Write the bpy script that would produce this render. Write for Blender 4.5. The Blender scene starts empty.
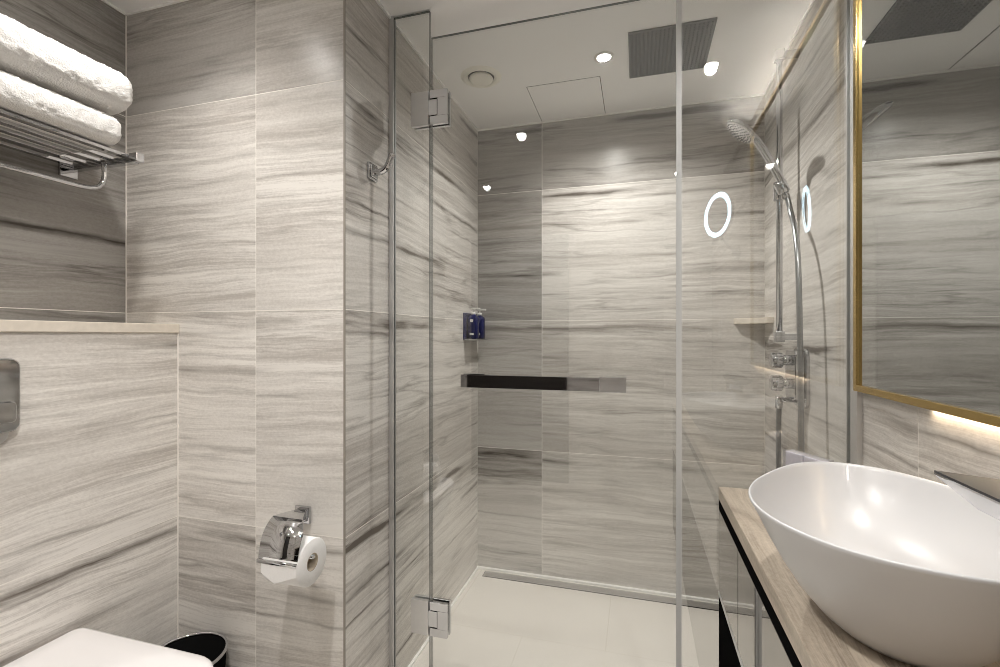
import bpy, bmesh, math, random
from mathutils import Vector, Matrix, noise

S = bpy.context.scene
COL = S.collection
PI = math.pi

# ------------------------------------------------------------------ camera
cam_d = bpy.data.cameras.new('camera')
cam = bpy.data.objects.new('camera', cam_d)
COL.objects.link(cam)
cam_d.sensor_width = 36.0
cam_d.lens = 36.0 * 476.13 / 1000.0
cam_d.shift_y = (335.82 - 333.5) / 1000.0
cam_d.clip_start = 0.02
cam.location = (0, 0, 1.2184)
cam.rotation_euler = (PI / 2, 0, 0.2816)
S.camera = cam

# ------------------------------------------------------------------ view, world, lamps
S.view_settings.view_transform = 'Standard'
S.view_settings.look = 'None'
S.view_settings.exposure = 1.2
S.view_settings.gamma = 1.0
S.view_settings.use_curve_mapping = False
S.cycles.max_bounces = 12
S.cycles.diffuse_bounces = 10
S.cycles.glossy_bounces = 6
S.cycles.transparent_max_bounces = 24
S.cycles.transmission_bounces = 8
S.cycles.caustics_reflective = False
S.cycles.caustics_refractive = False
S.cycles.sample_clamp_indirect = 4.0
S.cycles.use_denoising = True
S.cycles.filter_width = 0.9
W = bpy.data.worlds.new('world')
S.world = W
W.use_nodes = True
W.node_tree.nodes['Background'].inputs[0].default_value = (0.5, 0.5, 0.5, 1)
W.node_tree.nodes['Background'].inputs[1].default_value = 0.05

# main dimensions of the room, metres
XL, YB, XR, YP, XW, XB, H = -0.8093, 2.3725, 0.5455, 1.1894, -1.6535, -1.4278, 2.3
YR = -1.05                    # wall behind the camera
G = 1.455                     # glass plane of the shower
ZL = 1.256                    # ledge
ZC = 0.80                     # worktop

LAMP = (1.0, 0.965, 0.92)
# x, y, watts, cone
DOWNLIGHTS = [(-0.126, 1.885, 32, 150), (0.282, 0.842, 15, 150), (-1.16, 0.82, 11, 130), (-1.052, -0.388, 7, 150), (0.26, -0.45, 9, 150), (-0.60, 0.42, 31, 140)]  # the one nearest the light switch is unseen, added as fill light
DISK_EMIT = 55.0
LED_W = 0.16


def lamp_spot(x, y, watts, cone):
    d = bpy.data.lights.new('downlight_beam', 'SPOT')
    d.energy = watts
    d.color = LAMP
    d.spot_size = math.radians(cone)
    d.spot_blend = 0.85
    d.shadow_soft_size = 0.022
    o = bpy.data.objects.new('downlight_beam', d)
    COL.objects.link(o)
    o.location = (x, y, H - 0.008)
    return o


for q in DOWNLIGHTS:
    lamp_spot(*q)

# warm LED strip under the bottom of the wall mirror
dl = bpy.data.lights.new('mirror_strip_glow', 'AREA')
dl.shape = 'RECTANGLE'
dl.size = 0.012
dl.size_y = 0.75
dl.energy = LED_W
dl.color = (1.0, 0.80, 0.58)
ol = bpy.data.objects.new('mirror_strip_glow', dl)
COL.objects.link(ol)
ol.location = (XR - 0.006, 0.735, 1.0770)
du = dl.copy()  # unseen strip on top of the mirror, added to brighten the ceiling
du.energy = 1.6
du.color = (1.0, 0.95, 0.88)
ou = bpy.data.objects.new('added_ceiling_fill', du)
COL.objects.link(ou)
ou.location = (XR - 0.010, 0.735, 2.2040)
ou.rotation_euler = (0, PI, 0)




# ------------------------------------------------------------------ materials
def new_mat(name):
    m = bpy.data.materials.new(name)
    m.use_nodes = True
    nt = m.node_tree
    return m, nt, nt.nodes['Principled BSDF']


def N(nt, t, **kw):
    n = nt.nodes.new(t)
    for k, v in kw.items():
        setattr(n, k, v)
    return n


def plain(name, col, rough=0.5, metal=0.0, bump=0.0, bscale=80, spec=0.5, coat=0.0, var=0.04):
    m, nt, b = new_mat(name)
    b.inputs['Roughness'].default_value = rough
    b.inputs['Metallic'].default_value = metal
    b.inputs['Specular IOR Level'].default_value = spec
    b.inputs['Coat Weight'].default_value = coat
    tc = N(nt, 'ShaderNodeTexCoord')
    nz = N(nt, 'ShaderNodeTexNoise')
    nz.inputs['Scale'].default_value = bscale
    nz.inputs['Detail'].default_value = 3
    nt.links.new(tc.outputs['Object'], nz.inputs['Vector'])
    mx = N(nt, 'ShaderNodeMix', data_type='RGBA')
    mx.inputs[6].default_value = (*[c * (1 - var) for c in col], 1)
    mx.inputs[7].default_value = (*[min(1, c * (1 + var)) for c in col], 1)
    nt.links.new(nz.outputs['Fac'], mx.inputs[0])
    nt.links.new(mx.outputs[2], b.inputs['Base Color'])
    if bump:
        bp = N(nt, 'ShaderNodeBump')
        bp.inputs['Strength'].default_value = bump
        bp.inputs['Distance'].default_value = 0.002
        nt.links.new(nz.outputs['Fac'], bp.inputs['Height'])
        nt.links.new(bp.outputs[0], b.inputs['Normal'])
    return m


def emit(name, col, st):
    m, nt, b = new_mat(name)
    b.inputs['Base Color'].default_value = (*col, 1)
    b.inputs['Emission Color'].default_value = (*col, 1)
    b.inputs['Emission Strength'].default_value = st
    return m


def glass_mat(name, tint, f0=0.045, rough=0.0):
    """thin architectural glass: clear transmission plus Schlick reflection"""
    m, nt, b = new_mat(name)
    nt.nodes.remove(b)
    out = [n for n in nt.nodes if n.type == 'OUTPUT_MATERIAL'][0]
    lw = N(nt, 'ShaderNodeLayerWeight')
    lw.inputs['Blend'].default_value = 0.5
    pw = N(nt, 'ShaderNodeMath', operation='POWER')
    pw.inputs[1].default_value = 5.0
    nt.links.new(lw.outputs['Facing'], pw.inputs[0])
    ma = N(nt, 'ShaderNodeMath', operation='MULTIPLY_ADD')
    ma.inputs[1].default_value = 1 - f0
    ma.inputs[2].default_value = f0
    nt.links.new(pw.outputs[0], ma.inputs[0])
    tr = N(nt, 'ShaderNodeBsdfTransparent')
    tr.inputs[0].default_value = (*tint, 1)
    gl = N(nt, 'ShaderNodeBsdfGlossy')
    gl.inputs['Roughness'].default_value = rough
    gl.inputs[0].default_value = (1, 1, 1, 1)
    mx = N(nt, 'ShaderNodeMixShader')
    nt.links.new(ma.outputs[0], mx.inputs[0])
    nt.links.new(tr.outputs[0], mx.inputs[1])
    nt.links.new(gl.outputs[0], mx.inputs[2])
    nt.links.new(mx.outputs[0], out.inputs[0])
    return m


def marble(name, light=(0.80, 0.77, 0.73), mid=(0.50, 0.465, 0.43), dark=(0.13, 0.11, 0.092), rough=0.3,
           fine=1.0, veins=1.0, uvscale=(1, 1)):
    """striated grey beige travertine; reads the UV map (metres along the tile, metres up) plus a per-tile shift"""
    m, nt, b = new_mat(name)
    L = nt.links.new
    uv = N(nt, 'ShaderNodeUVMap', uv_map='UVMap')
    att = N(nt, 'ShaderNodeVertexColor', layer_name='tile')
    sep = N(nt, 'ShaderNodeSeparateXYZ')
    L(uv.outputs[0], sep.inputs[0])

    def vec(sx, sy, src=None, z=0.0):
        mp = N(nt, 'ShaderNodeMapping')
        mp.inputs['Scale'].default_value = (sx * uvscale[0], sy * uvscale[1], 1)
        mp.inputs['Location'].default_value = (0, 0, z)
        L(src or uv.outputs[0], mp.inputs[0])
        return mp.outputs[0]

    def nz(v, detail=4, rough_=0.5, scale=1.0, dist=0.0):
        n = N(nt, 'ShaderNodeTexNoise')
        n.inputs['Scale'].default_value = scale
        n.inputs['Detail'].default_value = detail
        n.inputs['Roughness'].default_value = rough_
        n.inputs['Distortion'].default_value = dist
        L(v, n.inputs['Vector'])
        return n.outputs['Fac']

    def mth(op, a, bb=None, c=None):
        n = N(nt, 'ShaderNodeMath', operation=op)
        for i, x in enumerate((a, bb, c)):
            if x is None:
                continue
            if isinstance(x, (int, float)):
                n.inputs[i].default_value = x
            else:
                L(x, n.inputs[i])
        return n.outputs[0]

    def ramp(f, stops):
        r = N(nt, 'ShaderNodeValToRGB')
        e = r.color_ramp.elements
        while len(e) < len(stops):
            e.new(0.5)
        for k, (p, c) in enumerate(stops):
            e[k].position = p
            e[k].color = (c, c, c, 1) if isinstance(c, (int, float)) else (*c, 1)
        L(f, r.inputs[0])
        return r.outputs[0]

    # slow undulation of the bedding planes
    w1 = nz(vec(1.1, 2.2), 3)
    w2 = nz(vec(4.0, 8.0, z=3.1), 5, 0.6)
    dv = mth('ADD', mth('MULTIPLY', mth('SUBTRACT', w1, 0.5), 0.10), mth('MULTIPLY', mth('SUBTRACT', w2, 0.5), 0.020))
    v2 = mth('ADD', sep.outputs[1], dv)
    cb = N(nt, 'ShaderNodeCombineXYZ')
    L(sep.outputs[0], cb.inputs[0])
    L(v2, cb.inputs[1])
    W_ = cb.outputs[0]
    big = nz(vec(0.5, 3.2, W_, 4.4), 2, 0.5)
    strata = nz(vec(0.55, 16.0, W_), 9, 0.78)
    strata2 = nz(vec(1.6, 55.0, W_, 8.8), 8, 0.8)
    calm = ramp(nz(vec(0.9, 3.6, W_, 61.0), 3), [(0.38, 0.22), (0.62, 1.2)])
    grain = nz(vec(110, 160, None, 5.7), 2, 0.6)
    tone = mth('ADD', mth('MULTIPLY', mth('SUBTRACT', strata, 0.5), 3.6 * fine), mth('MULTIPLY', mth('SUBTRACT', strata2, 0.5), 3.8 * fine))
    tone = mth('MULTIPLY', tone, calm)
    tone = mth('ADD', tone, mth('MULTIPLY', mth('SUBTRACT', grain, 0.5), 0.75))
    tone = mth('ADD', tone, mth('MULTIPLY', mth('SUBTRACT', big, 0.5), 1.7))
    tone = mth('ADD', tone, 0.62)
    mix1 = N(nt, 'ShaderNodeMix', data_type='RGBA', clamp_factor=True)
    mix1.inputs[6].default_value = (*mid, 1)
    mix1.inputs[7].default_value = (*light, 1)
    L(tone, mix1.inputs[0])
    # dark veins: thin ridges of stretched noise, present only here and there
    vn = nz(vec(0.42, 3.8, W_, 9.2), 6, 0.55)
    rid = mth('ABSOLUTE', mth('SUBTRACT', vn, 0.5))
    line = ramp(rid, [(0.0, 1.0), (0.006, 0.75), (0.030, 0.0)])
    gate = ramp(nz(vec(0.9, 2.4, z=21.0), 2), [(0.47, 0.0), (0.66, 0.8)])
    edge = ramp(nz(vec(4, 60, W_, 2.2), 3), [(0.35, 0.35), (0.6, 1.0)])
    vn2 = nz(vec(0.8, 9.0, W_, 31.0), 5, 0.55)
    line2 = ramp(mth('ABSOLUTE', mth('SUBTRACT', vn2, 0.5)), [(0.0, 0.55), (0.012, 0.3), (0.03, 0.0)])
    gate2 = ramp(nz(vec(1.5, 5.0, z=41.0), 2), [(0.38, 0.15), (0.6, 1.0)])
    vn3 = nz(vec(0.9, 26.0, W_, 51.0), 4, 0.6)
    line3 = ramp(mth('ABSOLUTE', mth('SUBTRACT', vn3, 0.5)), [(0.0, 0.30), (0.02, 0.16), (0.05, 0.0)])
    line2 = mth('ADD', line2, mth('MULTIPLY', line3, 0.9))
    vein = mth('ADD', mth('MULTIPLY', mth('MULTIPLY', line, gate), edge), mth('MULTIPLY', line2, gate2))
    sepc = N(nt, 'ShaderNodeSeparateColor')
    L(att.outputs[0], sepc.inputs[0])
    # the printed veins that sit at the same heights in every tile
    tm = N(nt, 'ShaderNodeUVMap', uv_map='TileMap')
    st = N(nt, 'ShaderNodeSeparateXYZ')
    L(tm.outputs[0], st.inputs[0])
    wob = mth('ADD', mth('MULTIPLY', mth('SUBTRACT', nz(vec(3.0, 1.5, z=71.0), 4, 0.55), 0.5), 0.045),
              mth('MULTIPLY', mth('SUBTRACT', nz(vec(22.0, 30.0, z=77.0), 3, 0.6), 0.5), 0.006))
    dist = mth('ADD', st.outputs[1], wob)
    for d0, hw, sg, gz in ((0.040, 0.0075, 1.25, 81), (0.066, 0.004, 0.6, 84), (0.185, 0.006, 0.8, 87), (0.26, 0.003, 0.55, 90),
                           (0.345, 0.0035, 0.5, 93), (0.43, 0.0065, 0.75, 96), (0.53, 0.003, 0.5, 99)):
        ln = ramp(mth('DIVIDE', mth('ABSOLUTE', mth('SUBTRACT', dist, d0)), hw * 2.4), [(0.0, 1.0), (0.25, 0.7), (1.0, 0.0)])
        gt = ramp(nz(vec(1.9, 1.3, z=float(gz)), 3), [(0.44, 0.0), (0.60, 1.0)])
        vein = mth('ADD', vein, mth('MULTIPLY', mth('MULTIPLY', ln, gt), sg * (0.0 if name.startswith('worktop') else 1.35)))
    vein = mth('MULTIPLY', vein, mth('ADD', 0.55, mth('MULTIPLY', edge, 0.45)))
    vein = mth('MULTIPLY', vein, mth('MULTIPLY', sepc.outputs[1], 0.85 * veins))
    mix2 = N(nt, 'ShaderNodeMix', data_type='RGBA', clamp_factor=True)
    L(vein, mix2.inputs[0])
    L(mix1.outputs[2], mix2.inputs[6])
    mix2.inputs[7].default_value = (*dark, 1)
    # tone of the whole tile
    mul = N(nt, 'ShaderNodeMix', data_type='RGBA', blend_type='MULTIPLY')
    mul.inputs[0].default_value = 1.0
    L(mix2.outputs[2], mul.inputs[6])
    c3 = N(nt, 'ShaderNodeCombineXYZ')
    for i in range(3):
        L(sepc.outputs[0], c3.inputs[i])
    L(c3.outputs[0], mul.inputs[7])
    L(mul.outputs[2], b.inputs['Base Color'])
    b.inputs['Roughness'].default_value = rough
    b.inputs['Specular IOR Level'].default_value = 0.35
    return m


M = {}
M['marble'] = marble('striated_marble')
M['counter'] = marble('worktop_marble', light=(0.54, 0.47, 0.385), mid=(0.29, 0.24, 0.19), dark=(0.2, 0.16, 0.12), rough=0.35, fine=1.5, veins=0.25)
M['grout'] = plain('pale_grout', (0.86, 0.83, 0.78), 0.8)
M['sealant'] = plain('white_sealant', (0.90, 0.89, 0.87), 0.45)
M['ceiling'] = plain('ceiling_paint', (0.94, 0.935, 0.925), 0.85, bump=0.02, bscale=300)
M['white_plastic'] = plain('white_plastic', (0.74, 0.73, 0.70), 0.4)
M['cream_plastic'] = plain('cream_plastic', (0.86, 0.84, 0.76), 0.5)
M['ceramic'] = plain('white_ceramic', (0.56, 0.56, 0.57), 0.3, coat=0.15, var=0.005)
M['lid'] = plain('white_thermoset', (0.80, 0.78, 0.78), 0.22, var=0.005)
M['chrome'] = plain('chrome', (0.58, 0.585, 0.60), 0.05, 1.0, var=0.01)
M['spout'] = plain('dark_reflection_chrome', (0.11, 0.112, 0.12), 0.4, 1.0, var=0.0)  # dark reflection on the chrome spout put into the base colour
M['darkchrome'] = plain('polished_handle_steel', (0.42, 0.42, 0.43), 0.03, 1.0, var=0.01)
M['steel'] = plain('brushed_steel', (0.66, 0.65, 0.64), 0.38, 1.0, bump=0.08, bscale=400)
M['satin'] = plain('satin_aluminium', (0.72, 0.72, 0.72), 0.42, 1.0)
M['rose'] = plain('rain_head_steel', (0.13, 0.13, 0.135), 0.5, 0.5, bump=0.2, bscale=120, var=0.25)
M['brass'] = plain('brushed_brass', (0.60, 0.43, 0.17), 0.2, 1.0, bump=0.05, bscale=200)
M['mirror'] = plain('mirror_silver', (0.56, 0.57, 0.565), 0.0, 1.0, var=0.0)
M['bronze'] = plain('bronze_mirror', (0.30, 0.285, 0.265), 0.015, 1.0, var=0.0)
M['black'] = plain('black_panel', (0.006, 0.006, 0.006), 0.8, spec=0.0)
M['gap'] = plain('dark_gap', (0.05, 0.045, 0.04), 0.9)
M['rubber'] = plain('grey_rubber_nozzles', (0.075, 0.075, 0.08), 0.6)
M['navy'] = plain('navy_bottle', (0.007, 0.010, 0.075), 0.18)
M['paper'] = plain('tissue_paper', (0.82, 0.81, 0.80), 0.95, bump=0.25, bscale=250)
M['card'] = plain('cardboard_tube', (0.42, 0.36, 0.28), 0.9)
M['towel'] = plain('terry_cotton', (0.72, 0.705, 0.685), 1.0, bump=1.0, bscale=260, var=0.10)
M['wood'] = plain('dark_door_veneer', (0.018, 0.014, 0.012), 0.4, bscale=6)
M['glass'] = glass_mat('clear_glass', (0.955, 0.962, 0.955), 0.10)
M['glass_edge'] = plain('glass_edge', (0.05, 0.065, 0.06), 0.2, spec=0.6)
M['seal'] = plain('milky_seal', (0.55, 0.55, 0.54), 0.35)
M['acrylic'] = glass_mat('crinkled_clear_film', (0.88, 0.88, 0.90), 0.10, 0.35)
M['sachet'] = plain('pale_lilac_sachet', (0.66, 0.64, 0.69), 0.4)
M['hose'] = plain('ribbed_steel_hose', (0.38, 0.39, 0.40), 0.28, 1.0)
M['led'] = emit('cool_led_ring', (0.62, 0.86, 1.0), 6.0)
M['warm_led'] = emit('warm_led_strip', (1.0, 0.78, 0.5), 1.0)
M['lens_dim'] = emit('soft_downlight_lens', LAMP, 6.0)
M['lens'] = emit('downlight_lens', LAMP, DISK_EMIT)


def floor_mat():
    m, nt, b = new_mat('beige_floor_tile')
    L = nt.links.new
    tc = N(nt, 'ShaderNodeTexCoord')
    br = N(nt, 'ShaderNodeTexBrick')
    br.offset = 0.5
    br.inputs['Scale'].default_value = 1.0
    br.inputs['Brick Width'].default_value = 0.66
    br.inputs['Row Height'].default_value = 0.66
    br.inputs['Mortar Size'].default_value = 0.0022
    br.inputs['Mortar Smooth'].default_value = 0.3
    mp = N(nt, 'ShaderNodeMapping')
    mp.inputs['Location'].default_value = (0.12, 0.10, 0)
    L(tc.outputs['Object'], mp.inputs[0])
    L(mp.outputs[0], br.inputs[0])
    nz = N(nt, 'ShaderNodeTexNoise')
    nz.inputs['Scale'].default_value = 3.2
    nz.inputs['Detail'].default_value = 5
    L(tc.outputs['Object'], nz.inputs[0])
    mx = N(nt, 'ShaderNodeMix', data_type='RGBA')
    mx.inputs[6].default_value = (0.72, 0.68, 0.63, 1)
    mx.inputs[7].default_value = (0.80, 0.77, 0.72, 1)
    L(nz.outputs['Fac'], mx.inputs[0])
    L(mx.outputs[2], br.inputs['Color1'])
    L(mx.outputs[2], br.inputs['Color2'])
    br.inputs['Mortar'].default_value = (0.70, 0.66, 0.60, 1)
    L(br.outputs['Color'], b.inputs['Base Color'])
    b.inputs['Roughness'].default_value = 0.42
    return m


M['floor'] = floor_mat()


# ------------------------------------------------------------------ mesh helpers
def box(bm, x0, x1, y0, y1, z0, z1, mi=0, bev=0.0, seg=2):
    x0, x1 = sorted((x0, x1)); y0, y1 = sorted((y0, y1)); z0, z1 = sorted((z0, z1))
    tmp = bmesh.new()
    bmesh.ops.create_cube(tmp, size=1)
    bmesh.ops.scale(tmp, vec=(x1 - x0, y1 - y0, z1 - z0), verts=tmp.verts)
    bmesh.ops.translate(tmp, vec=((x0 + x1) / 2, (y0 + y1) / 2, (z0 + z1) / 2), verts=tmp.verts)
    if bev:
        bmesh.ops.bevel(tmp, geom=tmp.edges[:], offset=bev, segments=seg, affect='EDGES', profile=0.5)
    for f in tmp.faces:
        f.material_index = mi
        f.smooth = False
    merge(bm, tmp)


def merge(bm, tmp, mat=None):
    if mat is not None:
        bmesh.ops.transform(tmp, matrix=mat, verts=tmp.verts)
    me = bpy.data.meshes.new('tmp')
    tmp.to_mesh(me)
    tmp.free()
    bm.from_mesh(me)
    bpy.data.meshes.remove(me)


def frame_z(d):
    return Vector((0, 0, 1)).rotation_difference(Vector(d).normalized()).to_matrix().to_4x4()


def lathe(bm, prof, center=(0, 0, 0), axis=(0, 0, 1), seg=40, mi=0, sx=1.0, sy=1.0, rot=0.0, smooth=True, power=2.0):
    """prof: list of (radius, height); radius 0 closes the surface"""
    tmp = bmesh.new()
    rings = []
    for r, h in prof:
        if r <= 1e-9:
            rings.append([tmp.verts.new((0, 0, h))])
            continue
        ring = []
        for k in range(seg):
            a = 2 * PI * k / seg
            c, s = math.cos(a), math.sin(a)
            if power != 2.0:
                c = math.copysign(abs(c) ** (2 / power), c)
                s = math.copysign(abs(s) ** (2 / power), s)
            x, y = c * r * sx, s * r * sy
            ring.append(tmp.verts.new((x * math.cos(rot) - y * math.sin(rot), x * math.sin(rot) + y * math.cos(rot), h)))
        rings.append(ring)
    for a, b in zip(rings, rings[1:]):
        if len(a) == 1 and len(b) == 1:
            continue
        for k in range(seg):
            k2 = (k + 1) % seg
            if len(a) == 1:
                f = tmp.faces.new((a[0], b[k2], b[k]))
            elif len(b) == 1:
                f = tmp.faces.new((a[k], a[k2], b[0]))
            else:
                f = tmp.faces.new((a[k], a[k2], b[k2], b[k]))
            f.smooth = smooth
            f.material_index = mi
    bmesh.ops.recalc_face_normals(tmp, faces=tmp.faces)
    merge(bm, tmp, Matrix.Translation(center) @ frame_z(axis))


def cyl(bm, p, q, r, seg=24, mi=0, r2=None, bev=0.0):
    p, q = Vector(p), Vector(q)
    L_ = (q - p).length
    r2 = r if r2 is None else r2
    b = bev
    lathe(bm, [(0, 0), (r - b, 0), (r, b), (r2, L_ - b), (r2 - b, L_), (0, L_)] if b else [(0, 0), (r, 0), (r2, L_), (0, L_)],
          p, q - p, seg, mi, smooth=True)


def tube(bm, pts, r, seg=12, mi=0, close=False):
    pts = [Vector(p) for p in pts]
    tmp = bmesh.new()
    rings = []
    n = len(pts)
    up = None
    for i, p in enumerate(pts):
        t = (pts[min(i + 1, n - 1)] - pts[max(i - 1, 0)]).normalized()
        if up is None:
            up = t.orthogonal().normalized()
        up = (up - t * up.dot(t)).normalized()
        s = t.cross(up)
        rings.append([tmp.verts.new(p + (up * math.cos(2 * PI * k / seg) + s * math.sin(2 * PI * k / seg)) * r) for k in range(seg)])
    for a, b in zip(rings, rings[1:]):
        for k in range(seg):
            f = tmp.faces.new((a[k], a[(k + 1) % seg], b[(k + 1) % seg], b[k]))
            f.smooth = True
    tmp.faces.new(rings[0][::-1])
    tmp.faces.new(rings[-1])
    for f in tmp.faces:
        f.material_index = mi
    bmesh.ops.recalc_face_normals(tmp, faces=tmp.faces)
    merge(bm, tmp)


def spline(pts, n=8):
    pts = [Vector(p) for p in pts]
    P = [pts[0]] + pts + [pts[-1]]
    out = []
    for i in range(1, len(P) - 2):
        a, b, c, d = P[i - 1:i + 3]
        for k in range(n):
            t = k / n
            out.append(0.5 * ((2 * b) + (c - a) * t + (2 * a - 5 * b + 4 * c - d) * t * t + (3 * b - a - 3 * c + d) * t ** 3))
    out.append(pts[-1])
    return out


def prism(bm, poly, axis, a0, a1, mi=0, bev=0.0):
    """poly: 2-D outline extruded along axis 'x' (poly = y,z), 'y' (poly = x,z) or 'z' (poly = x,y)"""
    tmp = bmesh.new()

    def P(p, a):
        return {'x': (a, p[0], p[1]), 'y': (p[0], a, p[1]), 'z': (p[0], p[1], a)}[axis]
    A = [tmp.verts.new(P(p, a0)) for p in poly]
    B = [tmp.verts.new(P(p, a1)) for p in poly]
    tmp.faces.new(A)
    tmp.faces.new(B[::-1])
    for k in range(len(poly)):
        k2 = (k + 1) % len(poly)
        tmp.faces.new((A[k], B[k], B[k2], A[k2]))
    bmesh.ops.recalc_face_normals(tmp, faces=tmp.faces)
    if bev:
        bmesh.ops.bevel(tmp, geom=tmp.edges[:], offset=bev, segments=2, affect='EDGES', profile=0.5)
    for f in tmp.faces:
        f.material_index = mi
    merge(bm, tmp)


def rrect(x0, x1, y0, y1, r, n=6):
    out = []
    for cx, cy, a in ((x1 - r, y1 - r, 0), (x0 + r, y1 - r, 90), (x0 + r, y0 + r, 180), (x1 - r, y0 + r, 270)):
        for k in range(n + 1):
            t = math.radians(a + 90 * k / n)
            out.append((cx + r * math.cos(t), cy + r * math.sin(t)))
    return out


def obj(name, bm, mats, parent=None, origin=None, smooth_angle=None):
    me = bpy.data.meshes.new(name)
    if origin is not None:
        bmesh.ops.translate(bm, vec=-Vector(origin), verts=bm.verts)
    bm.to_mesh(me)
    bm.free()
    for m in (mats if isinstance(mats, (list, tuple)) else [mats]):
        me.materials.append(M[m] if isinstance(m, str) else m)
    o = bpy.data.objects.new(name, me)
    COL.objects.link(o)
    if origin is not None:
        o.location = origin
    if parent is not None:
        o.parent = parent
        o.location = Vector(o.location) - Vector(parent['_w'] if '_w' in parent else parent.location)
    return o


def thing(name, label, cat, loc=(0, 0, 0), group=None):
    o = bpy.data.objects.new(name, None)
    o.empty_display_size = 0.05
    COL.objects.link(o)
    o.location = loc
    o['label'] = label
    o['category'] = cat
    if group:
        o['group'] = group
    return o


def tag(o, label, cat, group=None, kind=None):
    o['label'] = label
    o['category'] = cat
    if group:
        o['group'] = group
    if kind:
        o['kind'] = kind
    return o


def struct(o, label=None, cat=None):
    o['kind'] = 'structure'
    if label:
        o['label'] = label
        o['category'] = cat
    return o


def part(name, bm, mats, parent):
    """geometry given in world coordinates, stored relative to its thing"""
    me_o = obj(name, bm, mats)
    base = parent
    off = Vector((0, 0, 0))
    while base is not None:
        off += Vector(base.location)
        base = base.parent
    me_o.data.transform(Matrix.Translation(-off))
    me_o.parent = parent
    return me_o


def loft(bm, rings, mi=0, smooth=True, cap=True):
    tmp = bmesh.new()
    R = [[tmp.verts.new(p) for p in r] for r in rings]
    for a, b in zip(R, R[1:]):
        for k in range(len(a)):
            k2 = (k + 1) % len(a)
            f = tmp.faces.new((a[k], a[k2], b[k2], b[k]))
            f.smooth = smooth
    if cap:
        tmp.faces.new(R[0][::-1]); tmp.faces.new(R[-1])
    for f in tmp.faces:
        f.material_index = mi
    bmesh.ops.recalc_face_normals(tmp, faces=tmp.faces)
    merge(bm, tmp)


# ------------------------------------------------------------------ tiled walls
def cuts(a, b, js):
    return [a] + sorted(j for j in js if a + 0.004 < j < b - 0.004) + [b]


ZJ = [0.636, 1.295, 1.955]


def tile_face(bm, uvl, uv2, cl, P, u0, u1, z0, z1, rng, tones, gap=0.0013):
    a, b, c, d = (u0 + gap, z0 + gap), (u1 - gap, z0 + gap), (u1 - gap, z1 - gap), (u0 + gap, z1 - gap)
    depth = 0.0003
    fr = [bm.verts.new(P(p[0], p[1], 0)) for p in (a, b, c, d)]
    bk = [bm.verts.new(P(p[0], p[1], -depth)) for p in (a, b, c, d)]
    tone, vein, ou, ov, tilt = tones
    fs = [bm.faces.new(fr)]
    for k in range(4):
        fs.append(bm.faces.new((fr[k], bk[k], bk[(k + 1) % 4], fr[(k + 1) % 4])))
    pts = (a, b, c, d)
    for i, f in enumerate(fs):
        f.material_index = 0
        for l in f.loops:
            k = (fr.index(l.vert) if l.vert in fr else bk.index(l.vert))
            pu, pz = pts[k]
            l[uvl].uv = (pu + ou, pz + ov + tilt * pu)
            l[uv2].uv = (pu + ou, z1 - pz)
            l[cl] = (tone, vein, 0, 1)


def tiled_wall(name, org, ud, nd, u0, u1, z0, z1, uj, zj=ZJ, seed=1, tone=(0.94, 1.04), vein=(0.5, 1.2), thick=0.03, special=None, holes=()):
    rng = random.Random(seed)
    org, ud, nd = Vector(org), Vector(ud), Vector(nd)

    def P(u, z, n):
        return org + ud * u + nd * n + Vector((0, 0, z))
    bm = bmesh.new()
    uvl = bm.loops.layers.uv.new('UVMap')
    uv2 = bm.loops.layers.uv.new('TileMap')
    cl = bm.loops.layers.float_color.new('tile')
    us, zs = cuts(u0, u1, uj), cuts(z0, z1, zj)
    for i in range(len(us) - 1):
        for j in range(len(zs) - 1):
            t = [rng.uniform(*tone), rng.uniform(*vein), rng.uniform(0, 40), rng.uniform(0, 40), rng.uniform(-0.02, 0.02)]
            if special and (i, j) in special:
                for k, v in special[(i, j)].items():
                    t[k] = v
            tile_face(bm, uvl, uv2, cl, P, us[i], us[i + 1], zs[j], zs[j + 1], rng, t)
    # backing slab in grout colour
    c = [P(u0, z0, -0.0003), P(u1, z0, -0.0003), P(u1, z1, -0.0003), P(u0, z1, -0.0003)]
    d = [P(u0, z0, -thick), P(u1, z0, -thick), P(u1, z1, -thick), P(u0, z1, -thick)]
    cv = [bm.verts.new(p) for p in c]
    dv = [bm.verts.new(p) for p in d]
    fs = [bm.faces.new(cv), bm.faces.new(dv[::-1])]
    for k in range(4):
        fs.append(bm.faces.new((cv[k], dv[k], dv[(k + 1) % 4], cv[(k + 1) % 4])))
    for f in fs:
        f.material_index = 1
    # orient
    for f in bm.faces:
        f.normal_update()
    bmesh.ops.recalc_face_normals(bm, faces=[f for f in bm.faces if f.material_index == 1])
    for f in bm.faces:
        if f.material_index == 0 and len(f.verts) == 4 and f.normal.dot(nd) < -0.5:
            f.normal_flip()
    o = obj(name, bm, ['marble', 'grout'])
    return struct(o)


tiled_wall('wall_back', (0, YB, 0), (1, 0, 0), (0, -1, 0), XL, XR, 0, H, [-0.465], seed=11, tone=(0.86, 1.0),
           special={(0, 0): {0: 0.72}, (0, 1): {0: 0.68}, (0, 2): {0: 0.50}, (0, 3): {0: 0.48}, (1, 3): {0: 0.60}, (1, 2): {0: 0.86}})  # top row darkened as shade above the light scallops; left column toned darker
tiled_wall('wall_shower_left', (XL, 0, 0), (0, 1, 0), (1, 0, 0), YP + 0.002, YB, 0, H, [], seed=23, tone=(0.84, 0.98), vein=(0.8, 1.3))
tiled_wall('wall_front_left', (0, YP, 0), (1, 0, 0), (0, -1, 0), XW, XL - 0.0013, 0, H, [-1.12], seed=35, tone=(0.95, 1.03), vein=(0.35, 0.8),
           special={(0, 3): {0: 0.72}, (1, 3): {0: 0.84}})  # top row darkened to paint in the shade above the downlight scallop
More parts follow.
